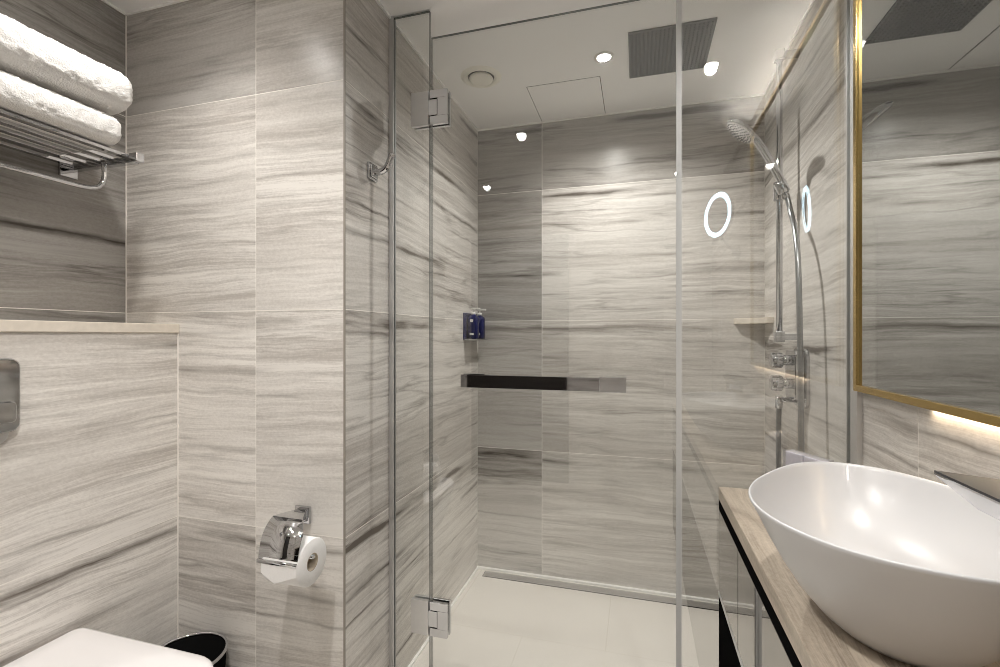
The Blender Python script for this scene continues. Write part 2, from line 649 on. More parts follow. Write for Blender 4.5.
tiled_wall('wall_left', (XW, 0, 0), (0, 1, 0), (1, 0, 0), YR, YP, 0, H, [-0.2], seed=42, tone=(0.46, 0.54), vein=(0.9, 1.3))
tiled_wall('wall_cistern_boxing', (XB, 0, 0), (0, 1, 0), (1, 0, 0), YR, YP, 0, ZL - 0.028, [-0.2], seed=57, tone=(0.97, 1.03), vein=(0.4, 0.8), thick=XB - XW)
tiled_wall('wall_right', (XR, 0, 0), (0, 1, 0), (-1, 0, 0), YR, YB, 0, H, [0.30, 1.162], seed=64, tone=(0.86, 1.0), vein=(0.5, 1.1), zj=[0.636, 1.215, 1.955])
tiled_wall('wall_rear', (0, YR, 0), (1, 0, 0), (0, 1, 0), XW, XR, 0, H, [-0.7, 0.2], seed=75, tone=(0.85, 0.95))

bm = bmesh.new(); box(bm, XW - 0.05, XR + 0.05, YR - 0.05, YB + 0.05, -0.05, 0.0)
struct(obj('floor', bm, 'floor'))
bm = bmesh.new(); box(bm, XW - 0.05, XR + 0.05, YR - 0.05, YB + 0.05, H, H + 0.05)
struct(obj('ceiling', bm, 'ceiling'))


# pale sealant beads in the corners
def bead(name, x0, x1, y0, y1, z0, z1, m='sealant'):
    b_ = bmesh.new(); box(b_, x0, x1, y0, y1, z0, z1)
    return struct(obj(name, b_, m))


bead('baseboard_back', XL, XR, YB - 0.016, YB, 0, 0.010)
bead('baseboard_left', XL, XL + 0.010, YP + 0.002, YB, 0, 0.008)
bead('trim_1', XL, XR, YB - 0.007, YB, H - 0.007, H)
bead('trim_2', XL, XL + 0.007, YP, YB, H - 0.007, H)
bead('trim_3', XW, XL, YP - 0.006, YP, H - 0.006, H)
bead('trim_4', XW, XW + 0.006, YR, YP, H - 0.006, H)
bead('trim_5', XW, XW + 0.0025, YP - 0.0025, YP, ZL, H, 'grout')
bead('trim_6', XB, XB + 0.0025, YP - 0.0025, YP, 0, ZL - 0.03, 'grout')
M['corner'] = plain('taupe_corner_bead', (0.30, 0.27, 0.235), 0.5)
bead('trim_7', XL - 0.003, XL + 0.0012, YP - 0.0012, YP + 0.004, 0, H, 'corner')
bead('trim_8', XR - 0.007, XR, G, YB, H - 0.007, H)

# stone ledge on the cistern boxing
bm = bmesh.new()
uvl = None
box(bm, XW, XB + 0.007, YR, YP, ZL - 0.028, ZL, bev=0.0015)
led = struct(obj('trim_9', bm, 'cream_plastic'))
M['ledge'] = plain('cream_quartz_ledge', (0.66, 0.60, 0.52), 0.35, bscale=60, var=0.12)
led.data.materials[0] = M['ledge']

# dark veneered door behind the camera
bm = bmesh.new(); box(bm, -1.40, -0.55, YR + 0.0, YR + 0.025, 0.0, 2.06, bev=0.002)
d1 = struct(obj('door_1', bm, 'wood'))
bm = bmesh.new()
cyl(bm, (-0.63, YR + 0.02, 1.02), (-0.63, YR + 0.07, 1.02), 0.010)
cyl(bm, (-0.62, YR + 0.07, 1.02), (-0.76, YR + 0.07, 1.02), 0.009)
part('door_handle', bm, 'chrome', d1)

# ------------------------------------------------------------------ ceiling fittings
dl_labels = ['recessed ceiling downlight inside the shower, left of the square rain head',
             'recessed ceiling downlight above the vessel basin, mirrored in the fixed glass',
             'recessed ceiling downlight in front of the wall with the toilet roll',
             'recessed ceiling downlight in the far left corner behind the toilet area',
             'added unseen ceiling downlight behind the near end of the basin, closest to the light switch',
             'small dim-lensed ceiling downlight between the toilet and the shower door']
for (x, y, w_, c_), lab in zip(DOWNLIGHTS, dl_labels):
    t = thing('ceiling_downlight', lab, 'ceiling light', (x, y, H), 'recessed ceiling downlights')
    bm = bmesh.new()
    lathe(bm, [(0.026, -0.0005), (0.026, -0.004), (0.028, -0.005), (0.036, -0.004), (0.038, 0.0), ], (x, y, H), seg=40)
    part('trim_ring', bm, 'white_plastic', t)
    bm = bmesh.new()
    lathe(bm, [(0, -0.0022), (0.018, -0.0028), (0.0258, -0.0012), (0.0258, -0.0005), (0, -0.0005)], (x, y, H), seg=32)
    part('lens', bm, 'lens_dim' if (x, y) == (-0.60, 0.42) else 'lens', t)

# square rain shower head, flush in the ceiling
t = thing('rain_shower_head', 'square dark steel rain shower head set flush in the ceiling', 'shower head', (0.113, 1.91, H))
x0, x1, y0, y1 = -0.033, 0.260, 1.756, 2.065
bm = bmesh.new()
box(bm, x0, x1, y0, y1, H - 0.006, H, bev=0.0015)
part('plate', bm, 'rose', t)
bm = bmesh.new()
n = 20
for i in range(n):
    for j in range(n):
        cx = x0 + 0.012 + (x1 - x0 - 0.024) * i / (n - 1)
        cy = y0 + 0.012 + (y1 - y0 - 0.024) * j / (n - 1)
        lathe(bm, [(0.0040, 0), (0.0034, -0.003), (0.0, -0.0034)], (cx, cy, H - 0.006), seg=6)
o = part('nozzles', bm, 'rubber', t)
o['kind'] = 'stuff'

# round extract vent
t = thing('ceiling_vent', 'round cream extractor vent with a central disc in the shower ceiling', 'vent', (-0.629, 1.889, H))
bm = bmesh.new()
lathe(bm, [(0.055, 0.0), (0.057, -0.006), (0.066, -0.011), (0.078, -0.006), (0.085, 0.0)], (-0.629, 1.889, H), seg=48)
part('flange', bm, 'cream_plastic', t)
bm = bmesh.new()
lathe(bm, [(0.056, -0.0008), (0.0, -0.0008)], (-0.629, 1.889, H), seg=48)
part('throat', bm, 'gap', t)
bm = bmesh.new()
lathe(bm, [(0, -0.001), (0.044, -0.001), (0.050, -0.008), (0.049, -0.013), (0.040, -0.015), (0, -0.0155)], (-0.629, 1.889, H), seg=48)
part('valve_disc', bm, 'cream_plastic', t)

# service hatch
t = thing('ceiling_hatch', 'flush white service hatch with thin dark seams in the shower ceiling', 'hatch', (-0.31, 2.18, H))
hx0, hx1, hy0, hy1 = -0.465, -0.150, 2.02, YB - 0.012
bm = bmesh.new(); box(bm, hx0, hx1, hy0, hy1, H - 0.0010, H)
part('seam', bm, 'gap', t)
bm = bmesh.new(); box(bm, hx0 + 0.003, hx1 - 0.003, hy0 + 0.001, hy1 - 0.001, H - 0.0025, H)
part('panel', bm, 'ceiling', t)


# ------------------------------------------------------------------ shower glass
def pane(bm, x0, x1, z0, z1, th=0.010):
    tmp = bmesh.new()
    bmesh.ops.create_cube(tmp, size=1)
    bmesh.ops.scale(tmp, vec=(x1 - x0, th, z1 - z0), verts=tmp.verts)
    bmesh.ops.translate(tmp, vec=((x0 + x1) / 2, G, (z0 + z1) / 2), verts=tmp.verts)
    bmesh.ops.recalc_face_normals(tmp, faces=tmp.faces)
    for f in tmp.faces:
        f.material_index = 0 if abs(f.normal.y) > 0.5 else 1
    merge(bm, tmp)


XH = -0.659      # hinge line
t = thing('fixed_glass_panel', 'narrow full height clear glass strip left of the shower door', 'glass panel', (XL, G, 0), 'fixed shower glass panels')
bm = bmesh.new(); pane(bm, XL + 0.004, XH - 0.004, 0.004, H - 0.004)
part('pane', bm, ['glass', 'glass_edge'], t)
bm = bmesh.new()
box(bm, XL, XL + 0.016, G - 0.0085, G - 0.0055, 0, H)
box(bm, XL, XL + 0.016, G + 0.0055, G + 0.0085, 0, H)
part('wall_channel', bm, 'satin', t)

t = thing('fixed_glass_panel', 'wide clear glass screen between the shower door and the vanity', 'glass panel', (XR, G, 0), 'fixed shower glass panels')
bm = bmesh.new(); pane(bm, 0.122, XR - 0.004, 0.004, H - 0.004)
part('pane', bm, ['glass', 'seal'], t)
bm = bmesh.new()
box(bm, XR - 0.012, XR, G - 0.045, G - 0.0055, ZC + 0.001, H)
box(bm, XR - 0.016, XR, G + 0.0055, G + 0.012, 0, H)
part('wall_channel', bm, 'satin', t)
bm = bmesh.new()
box(bm, 0.1215, XR, G - 0.009, G + 0.009, 0.0, 0.012)
part('floor_channel', bm, 'satin', t)

door = thing('shower_door', 'frameless hinged clear glass shower door with a long steel bar handle', 'door', (XH, G, 0))
bm = bmesh.new(); pane(bm, XH + 0.003, 0.106, 0.012, 2.205)
part('pane', bm, ['glass', 'glass_edge'], door)
bm = bmesh.new()
box(bm, 0.106, 0.113, G - 0.0055, G + 0.0055, 0.012, 2.205)
box(bm, 0.113, 0.1205, G - 0.003, G + 0.003, 0.012, 2.205)
part('edge_seal', bm, 'seal', door)
for zc in (1.968, 0.289):
    bm = bmesh.new()
    box(bm, XH - 0.064, XH - 0.003, G - 0.018, G - 0.0052, zc - 0.056, zc + 0.056, bev=0.001)   # plate on the strip
    box(bm, XH - 0.064, XH - 0.003, G + 0.0052, G + 0.016, zc - 0.056, zc + 0.056, bev=0.001)
    h = part('hinge', bm, 'satin', door)
    bm = bmesh.new()
    box(bm, XH + 0.003, XH + 0.064, G - 0.018, G - 0.0052, zc + 0.029, zc + 0.056, bev=0.001)
    box(bm, XH + 0.003, XH + 0.064, G - 0.018, G - 0.0052, zc - 0.056, zc - 0.029, bev=0.001)
    box(bm, XH + 0.0305, XH + 0.064, G - 0.018, G - 0.0052, zc - 0.029, zc + 0.029)
    box(bm, XH + 0.003, XH + 0.064, G + 0.0052, G + 0.016, zc - 0.056, zc + 0.056, bev=0.001)
    part('door_plate', bm, 'chrome', h)
    bm = bmesh.new()
    box(bm, XH - 0.003, XH + 0.028, G - 0.017, G - 0.006, zc - 0.026, zc + 0.026, bev=0.001)
    part('knuckle', bm, 'chrome', h)
bm = bmesh.new()
box(bm, -0.533, -0.107, 1.398, 1.410, 1.057, 1.097, bev=0.0006)
hb = part('bar_handle', bm, 'darkchrome', door)
bm = bmesh.new()
box(bm, -0.106, -0.032, 1.393, 1.418, 1.056, 1.100, bev=0.001)
cyl(bm, (-0.069, 1.415, 1.078), (-0.069, G - 0.005, 1.078), 0.014)
part('end_mount', bm, 'chrome', hb)
bm = bmesh.new()
box(bm, -0.528, -0.458, 1.410, 1.420, 1.059, 1.100, bev=0.001)
cyl(bm, (-0.492, 1.415, 1.078), (-0.492, G - 0.005, 1.078), 0.014)
part('end_mount', bm, 'chrome', hb)

# robe hook on the shower side wall
t = thing('robe_hook', 'small chrome robe hook on the tiled wall left of the shower glass', 'hook', (XL, 1.332, 1.735))
bm = bmesh.new()
box(bm, XL, XL + 0.009, 1.307, 1.357, 1.709, 1.761, bev=0.002)
box(bm, XL + 0.009, XL + 0.014, 1.314, 1.350, 1.716, 1.754, bev=0.002)
part('back_plate', bm, 'chrome', t)
bm = bmesh.new()
tmpp = spline([(XL + 0.012, 1.332, 1.735), (XL + 0.032, 1.332, 1.733), (XL + 0.056, 1.332, 1.746), (XL + 0.072, 1.332, 1.780)], 6)
tube(bm, tmpp, 0.0105, 12)
lathe(bm, [(0, -0.011), (0.011, -0.004), (0.011, 0.004), (0, 0.011)], tuple(tmpp[-1]), seg=14)
part('arm', bm, 'chrome', t)

# ------------------------------------------------------------------ shower fittings
# hand shower rail
RX, RY = 0.484, 1.905
t = thing('shower_rail', 'tall chrome riser rail on the right tiled wall of the shower', 'shower rail', (RX, RY, 1.2))
bm = bmesh.new(); cyl(bm, (RX, RY, 1.205), (RX, RY, 2.235), 0.0105)
part('rail', bm, 'chrome', t)
for z in (1.215, 2.215):
    bm = bmesh.new()
    box(bm, RX - 0.015, RX + 0.015, RY - 0.015, RY + 0.015, z - 0.019, z + 0.019, bev=0.002)
    box(bm, RX + 0.012, XR, RY - 0.011, RY + 0.011, z - 0.011, z + 0.011, bev=0.001)
    part('wall_bracket', bm, 'chrome', t)
bm = bmesh.new()
cyl(bm, (RX, RY, 1.70), (RX, RY, 1.765), 0.019, bev=0.002)
cyl(bm, (RX, RY - 0.01, 1.732), (RX - 0.004, RY - 0.055, 1.732), 0.013)
cyl(bm, (RX + 0.002, RY - 0.055, 1.712), (RX - 0.014, RY - 0.058, 1.748), 0.019, r2=0.021, bev=0.001)
part('slider', bm, 'chrome', t)

t = thing('hand_shower', 'chrome hand shower with a round spray head tilted up on its rail', 'hand shower', (0.48, 1.84, 1.70))
hp = [(0.488, 1.846, 1.712), (0.480, 1.843, 1.736), (0.440, 1.822, 1.806), (0.400, 1.804, 1.868), (0.372, 1.795, 1.902), (0.345, 1.79, 1.922)]
bm = bmesh.new(); tube(bm, spline(hp, 6), 0.0125, 16)
cyl(bm, (0.493, 1.846, 1.694), (0.487, 1.846, 1.714), 0.010)
part('handle', bm, 'chrome', t)
nrm = Vector((-0.663, 0.038, -0.757)).normalized()
hc = Vector((0.338, 1.788, 1.916))
bm = bmesh.new()
lathe(bm, [(0, -0.020), (0.025, -0.018), (0.050, -0.009), (0.058, 0.0), (0.057, 0.006), (0.051, 0.0085), (0.0, 0.0085)], hc, nrm, 40)
head = part('spray_head', bm, 'chrome', t)
bm = bmesh.new()
fm = Matrix.Translation(hc) @ frame_z(nrm)
for ring, cnt in ((0.012, 6), (0.024, 12), (0.036, 18), (0.046, 24)):
    for k in range(cnt):
        p = fm @ Vector((ring * math.cos(2 * PI * k / cnt), ring * math.sin(2 * PI * k / cnt), 0.0083))
        lathe(bm, [(0.0028, 0), (0.0022, 0.002), (0, 0.0024)], p, nrm, 6)
s = part('nozzles', bm, 'rubber', head)
s['kind'] = 'stuff'

bm = bmesh.new()
hose = spline([(0.494, 1.846, 1.693), (0.500, 1.825, 1.63), (0.492, 1.75, 1.55), (0.484, 1.695, 1.42), (0.482, 1.672, 1.20),
               (0.482, 1.662, 0.95), (0.483, 1.665, 0.72), (0.488, 1.72, 0.60), (0.488, 1.80, 0.565), (0.484, 1.88, 0.60), (0.483, 1.905, 0.72), (0.483, 1.908, 0.90), (0.484, 1.908, 0.960)], 10)
tube(bm, hose, 0.0085, 12)
tag(obj('shower_hose', bm, 'hose'), 'long grey metal shower hose looping down past the shower valve', 'hose')

# thermostatic valve
t = thing('shower_valve', 'chrome shower mixer valve with two knobs on the right tiled wall', 'shower valve', (XR, 1.85, 1.07))
bm = bmesh.new()
prism(bm, rrect(1.790, 1.932, 0.973, 1.176, 0.034), 'x', XR - 0.012, XR, bev=0.0015)
part('plate', bm, 'chrome', t)
bm = bmesh.new()
prism(bm, rrect(1.806, 1.916, 1.000, 1.168, 0.018), 'x', XR - 0.040, XR - 0.010, bev=0.003)
part('body', bm, 'chrome', t)
for z in (1.134, 1.055):
    bm = bmesh.new()
    cyl(bm, (XR - 0.038, 1.852, z), (XR - 0.068, 1.852, z), 0.018, bev=0.001)
    k = part('stem', bm, 'chrome', t)
    bm = bmesh.new()
    cyl(bm, (XR - 0.066, 1.852, z), (XR - 0.102, 1.852, z), 0.0255, 28, bev=0.002)
    for a in range(10):
        ang = 2 * PI * a / 10
        cyl(bm, (XR - 0.070, 1.852 + 0.0255 * math.cos(ang), z + 0.0255 * math.sin(ang)), (XR - 0.098, 1.852 + 0.0255 * math.cos(ang), z + 0.0255 * math.sin(ang)), 0.002, 6)
    part('knob', bm, 'chrome', k)
bm = bmesh.new()
cyl(bm, (0.484, 1.908, 0.961), (0.484, 1.908, 1.002), 0.012)
cyl(bm, (0.480, 1.908, 0.992), (XR - 0.010, 1.908, 0.992), 0.010)
part('hose_outlet', bm, 'chrome', t)

# corner shelf
t = thing('corner_shelf', 'small triangular marble shelf in the back right shower corner', 'shelf', (XR, YB, 1.295))
bm = bmesh.new()
arc = [(XR, YB), (0.418, YB), (0.425, 2.345)] + [(0.425 + 0.09 * math.sin(k * PI / 16) + 0.0, 2.345 - 0.11 * (1 - math.cos(k * PI / 16))) for k in range(1, 8)] + [(0.52, 2.222), (XR, 2.222)]
prism(bm, arc, 'z', 1.272, 1.297, bev=0.0015)
part('slab', bm, 'ledge', t)

# linear drain
t = thing('linear_drain', 'long narrow steel linear drain along the back wall of the shower', 'drain', (-0.13, 2.32, 0))
bm = bmesh.new(); box(bm, -0.757, XR - 0.01, 2.292, 2.347, 0.0, 0.0022)
part('frame', bm, 'gap', t)
bm = bmesh.new(); box(bm, -0.754, XR - 0.013, 2.296, 2.343, 0.0, 0.004, bev=0.0005)
part('grate', bm, 'steel', t)

# dispensers
t = thing('bottle_holder', 'small navy wall bracket that carries two pump bottles in the shower', 'holder', (XL, 2.24, 1.2))
bm = bmesh.new()
box(bm, XL, XL + 0.007, 2.155, 2.345, 1.200, 1.330, bev=0.001)
part('back_plate', bm, 'navy', t)
bm = bmesh.new()
box(bm, XL, XL + 0.066, 2.160, 2.340, 1.196, 1.2035, bev=0.001)
part('tray', bm, 'chrome', t)
for yy, lab in ((2.205, 'navy pump bottle nearer the glass door in the shower wall holder'),
                (2.300, 'navy pump bottle beside the back wall in the shower wall holder')):
    cx = XL + 0.036
    t = thing('pump_bottle', lab, 'soap bottle', (cx, yy, 1.204), 'pump bottles in the wall holder')
    bm = bmesh.new()
    lathe(bm, [(0, 0), (0.024, 0), (0.0262, 0.003), (0.0262, 0.098), (0.023, 0.108), (0.012, 0.115), (0.010, 0.118), (0, 0.118)], (cx, yy, 1.204), seg=32, power=3.2)
    part('body', bm, 'navy', t)
    bm = bmesh.new()
    cyl(bm, (cx, yy, 1.320), (cx, yy, 1.335), 0.011)
    cyl(bm, (cx, yy, 1.335), (cx, yy, 1.348), 0.004, 12)
    box(bm, cx - 0.010, cx + 0.034, yy - 0.007, yy + 0.007, 1.346, 1.355, bev=0.002)
    part('pump', bm, 'white_plastic', t)
    bm = bmesh.new(); box(bm, cx - 0.007, cx + 0.007, yy - 0.0272, yy - 0.0262, 1.285, 1.300)
    part('emblem', bm, 'white_plastic', t)
    bm = bmesh.new(); box(bm, cx - 0.010, cx + 0.010, yy - 0.0272, yy - 0.0262, 1.222, 1.232)
    part('print', bm, 'white_plastic', t)

# ------------------------------------------------------------------ wall mirror
t = thing('wall_mirror', 'large wall mirror in a slim brass frame above the basin', 'mirror', (XR, 0.875, 1.085))
MY0, MY1, MZ0, MZ1 = 0.351, 1.406, 1.080, 2.20
fx = XR - 0.022
bm = bmesh.new()
w = 0.016
box(bm, fx, XR - 0.002, MY1 - w, MY1, MZ0, MZ1, bev=0.001)
box(bm, fx, XR - 0.002, MY0, MY0 + w, MZ0, MZ1, bev=0.001)
box(bm, fx, XR - 0.002, MY0 + w, MY1 - w, MZ0, MZ0 + w, bev=0.001)
box(bm, fx, XR - 0.002, MY0 + w, MY1 - w, MZ1 - w, MZ1, bev=0.001)
part('frame', bm, 'brass', t)
bm = bmesh.new(); box(bm, fx + 0.007, fx + 0.012, MY0 + 0.010, MY1 - 0.010, MZ0 + 0.010, MZ1 - 0.010)
part('glass', bm, 'mirror', t)

for z0_, z1_ in ((1.0775, 1.0798), (2.2002, 2.2030)):  # lower strip warms the wall; upper strip is added to lift the ceiling
    bm = bmesh.new(); box(bm, XR - 0.011, XR - 0.001, 0.36, 1.11, z0_, z1_)
    part('light_strip', bm, 'warm_led', t)

# magnifying mirror on an arm
t = thing('magnifying_mirror', 'round magnifying mirror with a glowing white ring on a chrome arm', 'mirror', (XR, 0.05, 1.67))
rc = Vector((0.352, 0.530, 1.773))
rn = Vector((-0.906, 0.423, 0.0)).normalized()
bm = bmesh.new()
lathe(bm, [(0, -0.026), (0.080, -0.023), (0.102, -0.012), (0.106, 0.0), (0.103, 0.003), (0.100, 0.002)], rc, rn, 56)
part('casing', bm, 'chrome', t)
bm = bmesh.new(); lathe(bm, [(0.0, 0.001), (0.0825, 0.001)], rc, rn, 56)
part('glass', bm, 'mirror', t)
bm = bmesh.new(); lathe(bm, [(0.0815, 0.001), (0.0825, 0.0035), (0.0985, 0.0035), (0.100, 0.001)], rc, rn, 56)
part('light_ring', bm, 'led', t)
bm = bmesh.new()
tube(bm, spline([(0.372, 0.517, 1.665), (0.395, 0.50, 1.640), (0.43, 0.40, 1.640), (0.47, 0.28, 1.640)], 6), 0.006, 10)
tube(bm, spline([(0.47, 0.28, 1.640), (0.50, 0.16, 1.650), (0.505, 0.05, 1.670)], 6), 0.006, 10)
cyl(bm, (0.472, 0.28, 1.62), (0.472, 0.28, 1.66), 0.010)
tube(bm, [(0.372, 0.517, 1.665), (0.370, 0.519, 1.700), (0.372, 0.517, 1.76)], 0.006, 10)
part('arm', bm, 'chrome', t)
bm = bmesh.new()
cyl(bm, (fx + 0.006, 0.05, 1.67), (fx - 0.006, 0.05, 1.67), 0.042, 40, bev=0.003)
cyl(bm, (fx - 0.004, 0.05, 1.67), (fx - 0.025, 0.05, 1.67), 0.013)
part('wall_plate', bm, 'chrome', t)

# light switch
t = thing('light_switch', 'white switch on a dark wall plate beside the mirror', 'switch', (XR, -0.64, 1.25))
bm = bmesh.new(); prism(bm, rrect(-0.70, -0.58, 1.18, 1.32, 0.008), 'x', XR - 0.008, XR, bev=0.001)
part('plate', bm, 'steel', t)
bm = bmesh.new(); box(bm, XR - 0.012, XR - 0.007, -0.675, -0.605, 1.215, 1.255, bev=0.001)
part('rocker', bm, 'white_plastic', t)

# ------------------------------------------------------------------ vanity
VY0, VY1 = -0.35, G - 0.016
CX = 0.2155
t = thing('vanity_unit', 'wall hung vanity unit with bronze mirrored doors under the stone worktop', 'vanity', (0.38, 0.6, 0.0))
bm = bmesh.new(); box(bm, CX + 0.016, XR - 0.001, VY0, VY1, 0.50, ZC - 0.035)
box(bm, CX + 0.0008, CX + 0.018, VY0, VY1, ZC - 0.062, ZC - 0.035)  # flush black strip stands for the shade of the finger recess
for yg in (1.1755, 0.5975, 0.0175):
    box(bm, CX + 0.0004, CX + 0.018, yg - 0.0022, yg + 0.0022, 0.512, ZC - 0.06)  # flush black strips stand for the shaded gaps between doors
part('carcass', bm, 'black', t)
yd = [(1.178, VY1), (0.60, 1.173), (0.02, 0.595), (VY0, 0.015)]
for a, b in yd:
    bm = bmesh.new(); box(bm, CX + 0.0005, CX + 0.016, a, b, 0.512, ZC - 0.063, bev=0.0006)
    part('door', bm, 'bronze', t)
bm = bmesh.new(); box(bm, CX - 0.001, CX + 0.016, VY0, VY1, 0.503, 0.511, bev=0.0005)
part('edge_strip', bm, 'satin', t)
bm = bmesh.new(); box(bm, CX + 0.001, XR - 0.001, VY0, VY1, 0.0, 0.498)
part('plinth', bm, 'black', t)

bm = bmesh.new()
tmp = bmesh.new()
bmesh.ops.create_cube(tmp, size=1)
bmesh.ops.scale(tmp, vec=(XR - 0.001 - CX, VY1 - VY0, 0.034), verts=tmp.verts)
bmesh.ops.translate(tmp, vec=((XR - 0.001 + CX) / 2, (VY1 + VY0) / 2, ZC - 0.017), verts=tmp.verts)
bmesh.ops.bevel(tmp, geom=tmp.edges[:], offset=0.0012, segments=1, affect='EDGES')
merge(bm, tmp)
uvl = bm.loops.layers.uv.new('UVMap')
cl = bm.loops.layers.float_color.new('tile')
for f in bm.faces:
    for l in f.loops:
        c = l.vert.co
        l[uvl].uv = (c.y * 1.0 + 3, (c.x + c.z * 0.6) * 1.0 + 7)
        l[cl] = (1, 1, 0, 1)
tag(obj('worktop', bm, 'counter'), 'striped beige stone worktop running under the white basin', 'worktop')

# vessel basin: rotated oval bowl
BC = Vector((0.348, 0.842, ZC))
RZ = 0.968 - ZC
bm = bmesh.new()
prof = [(0, 0.0), (0.34, 0.0), (0.40, 0.003), (0.50, 0.018), (0.63, 0.046), (0.755, 0.081), (0.86, 0.116), (0.94, 0.146), (0.995, RZ - 0.004), (1.0, RZ),
        (0.992, RZ + 0.0025), (0.980, RZ + 0.001), (0.968, RZ - 0.004), (0.935, RZ - 0.022), (0.86, RZ - 0.052), (0.74, RZ - 0.083), (0.58, RZ - 0.108), (0.36, RZ - 0.122), (0.12, RZ - 0.128), (0, RZ - 0.128)]
FC = [1.0071, 0.0214, -0.0495, -0.0036, 0.0346, -0.0302, -0.0487]


def rim_r(a):
    return FC[0] + sum(FC[2 * k - 1] * math.cos(k * a) + FC[2 * k] * math.sin(k * a) for k in (1, 2, 3))


sp = []
for q in range(120):
    a = 2 * PI * q / 120
    sp.append(Vector((0.348 + 0.176 * rim_r(a) * math.cos(a), 0.842 + 0.236 * rim_r(a) * math.sin(a), 0)))
rings = []
for k, (sc, z) in enumerate(prof):
    if sc <= 0.0:
        sc = 0.02
    outer = k <= 9
    # the foot is longer than it is wide
    ex = sc
    ey = sc + (0.13 * (1 - sc) / 0.66 if outer and sc > 0.1 else 0.0)
    rings.append([(0.348 + (p.x - 0.348) * ex, 0.842 + (p.y - 0.842) * ey, ZC + z) for p in sp])
loft(bm, rings)
t = thing('vessel_basin', 'large white oval vessel basin on the stone worktop', 'basin', BC)
part('bowl', bm, 'ceramic', t)
bm = bmesh.new()
lathe(bm, [(0, 0.048), (0.020, 0.047), (0.023, 0.044), (0.023, 0.040)], BC, seg=28)
part('waste_cap', bm, 'chrome', t)

# blade faucet behind the near end of the basin
t = thing('basin_faucet', 'chrome blade faucet reaching over the white basin from its near end', 'faucet', (0.425, 0.52, ZC))
bm = bmesh.new()
prism(bm, rrect(0.393, 0.457, 0.490, 0.545, 0.012), 'z', ZC, 1.010, bev=0.001)
prism(bm, rrect(0.383, 0.467, 0.480, 0.555, 0.014), 'z', ZC, ZC + 0.006, bev=0.001)
part('body', bm, 'chrome', t)
bm = bmesh.new()
top = [(0.3815, 0.775), (0.455, 0.738), (0.455, 0.485), (0.3815, 0.485)]
low = [(0.392, 0.708), (0.446, 0.690), (0.446, 0.495), (0.392, 0.495)]
loft(bm, [[(x, y, z) for x, y in pts] for pts, z in ((low, 1.010), (top, 1.033), (top, 1.0355))], smooth=False)
part('spout', bm, 'chrome', t)
bm = bmesh.new()
prism(bm, top, 'z', 1.0357, 1.0385, bev=0.0005)
part('dark_reflection_plate', bm, 'spout', t)  # thin dark plate imitates a dark reflection on the chrome spout top
bm = bmesh.new()
box(bm, 0.395, 0.441, 0.470, 0.585, 1.0385, 1.0435, bev=0.001)
part('lever', bm, 'spout', t)

# wrapped amenities by the glass
t = thing('amenity_packet', 'crinkled clear packet of toiletries behind the basin beside the glass', 'packet', (0.40, 1.325, ZC))
PM = Matrix.Translation((0.395, 1.321, ZC)) @ Matrix.Rotation(-math.radians(60.6), 4, 'Z')
bm = bmesh.new()
tmp = bmesh.new()
bmesh.ops.create_cube(tmp, size=1)
bmesh.ops.subdivide_edges(tmp, edges=tmp.edges[:], cuts=7, use_grid_fill=True)
for v in tmp.verts:
    taper = 1.0 - 0.35 * (v.co.z + 0.5)
    v.co = Vector((v.co.x * 0.112, v.co.y * 0.046 * taper, (v.co.z + 0.5) * 0.128 + 0.001))
    v.co += Vector((noise.noise(v.co * 45), noise.noise(v.co * 52 + Vector((3, 0, 0))), 0)) * 0.0035
for f in tmp.faces:
    f.smooth = False
merge(bm, tmp, PM)
part('film', bm, 'acrylic', t)
for k in (-1, 1):
    bm = bmesh.new()
    box(bm, k * 0.027 - 0.0255, k * 0.027 + 0.0255, -0.012, 0.012, 0.004, 0.128 if k < 0 else 0.127, bev=0.003)
    bmesh.ops.transform(bm, matrix=PM, verts=bm.verts)
    part('sachet', bm, 'sachet', t)

# ------------------------------------------------------------------ toilet and neighbours
t = thing('toilet', 'white wall hung toilet with a closed square soft edged lid', 'toilet', (XB, 0.70, 0))


def dshape(x0, x1, y0, y1, rf, rb, n=10):
    """plan outline: back corners radius rb (at x0), front corners radius rf (at x1)"""
    out = []
    for cx, cy, r, a in ((x1 - rf, y1 - rf, rf, 0), (x0 + rb, y1 - rb, rb, 90), (x0 + rb, y0 + rb, rb, 180), (x1 - rf, y0 + rf, rf, 270)):
        for k in range(n + 1):
            q = math.radians(a + 90 * k / n)
            out.append((cx + r * math.cos(q), cy + r * math.sin(q)))
    return out


TY0, TY1, TX0, TX1 = 0.500, 0.905, XB + 0.004, -0.925
# lid
bm = bmesh.new()
rings = []
for ins, z in ((0.006, 0.428), (0.0, 0.431), (0.0, 0.444), (0.003, 0.4485), (0.010, 0.4505), (0.05, 0.4515)):
    rings.append([(x, y, z) for x, y in dshape(TX0 + ins, TX1 - ins, TY0 + ins, TY1 - ins, 0.085, 0.022)])
loft(bm, rings)
part('lid', bm, 'lid', t)
bm = bmesh.new()
loft(bm, [[(x, y, z) for x, y in dshape(TX0 + 0.012 + i, TX1 - 0.006 - i, TY0 + 0.006 + i, TY1 - 0.006 - i, 0.08, 0.02)] for i, z in ((0.003, 0.405), (0, 0.408), (0, 0.425), (0.003, 0.427))])
part('seat', bm, 'lid', t)
bm = bmesh.new()
rings = []
for z, ix, iy, fx_ in ((0.10, 0.0, 0.12, 0.24), (0.16, 0.0, 0.07, 0.13), (0.24, 0.0, 0.035, 0.06), (0.33, 0.0, 0.015, 0.025), (0.403, 0.0, 0.008, 0.012)):
    rings.append([(x, y, z) for x, y in dshape(XB + 0.001, TX1 - fx_, TY0 + iy, TY1 - iy, 0.08, 0.02)])
loft(bm, rings)
part('bowl', bm, 'ceramic', t)

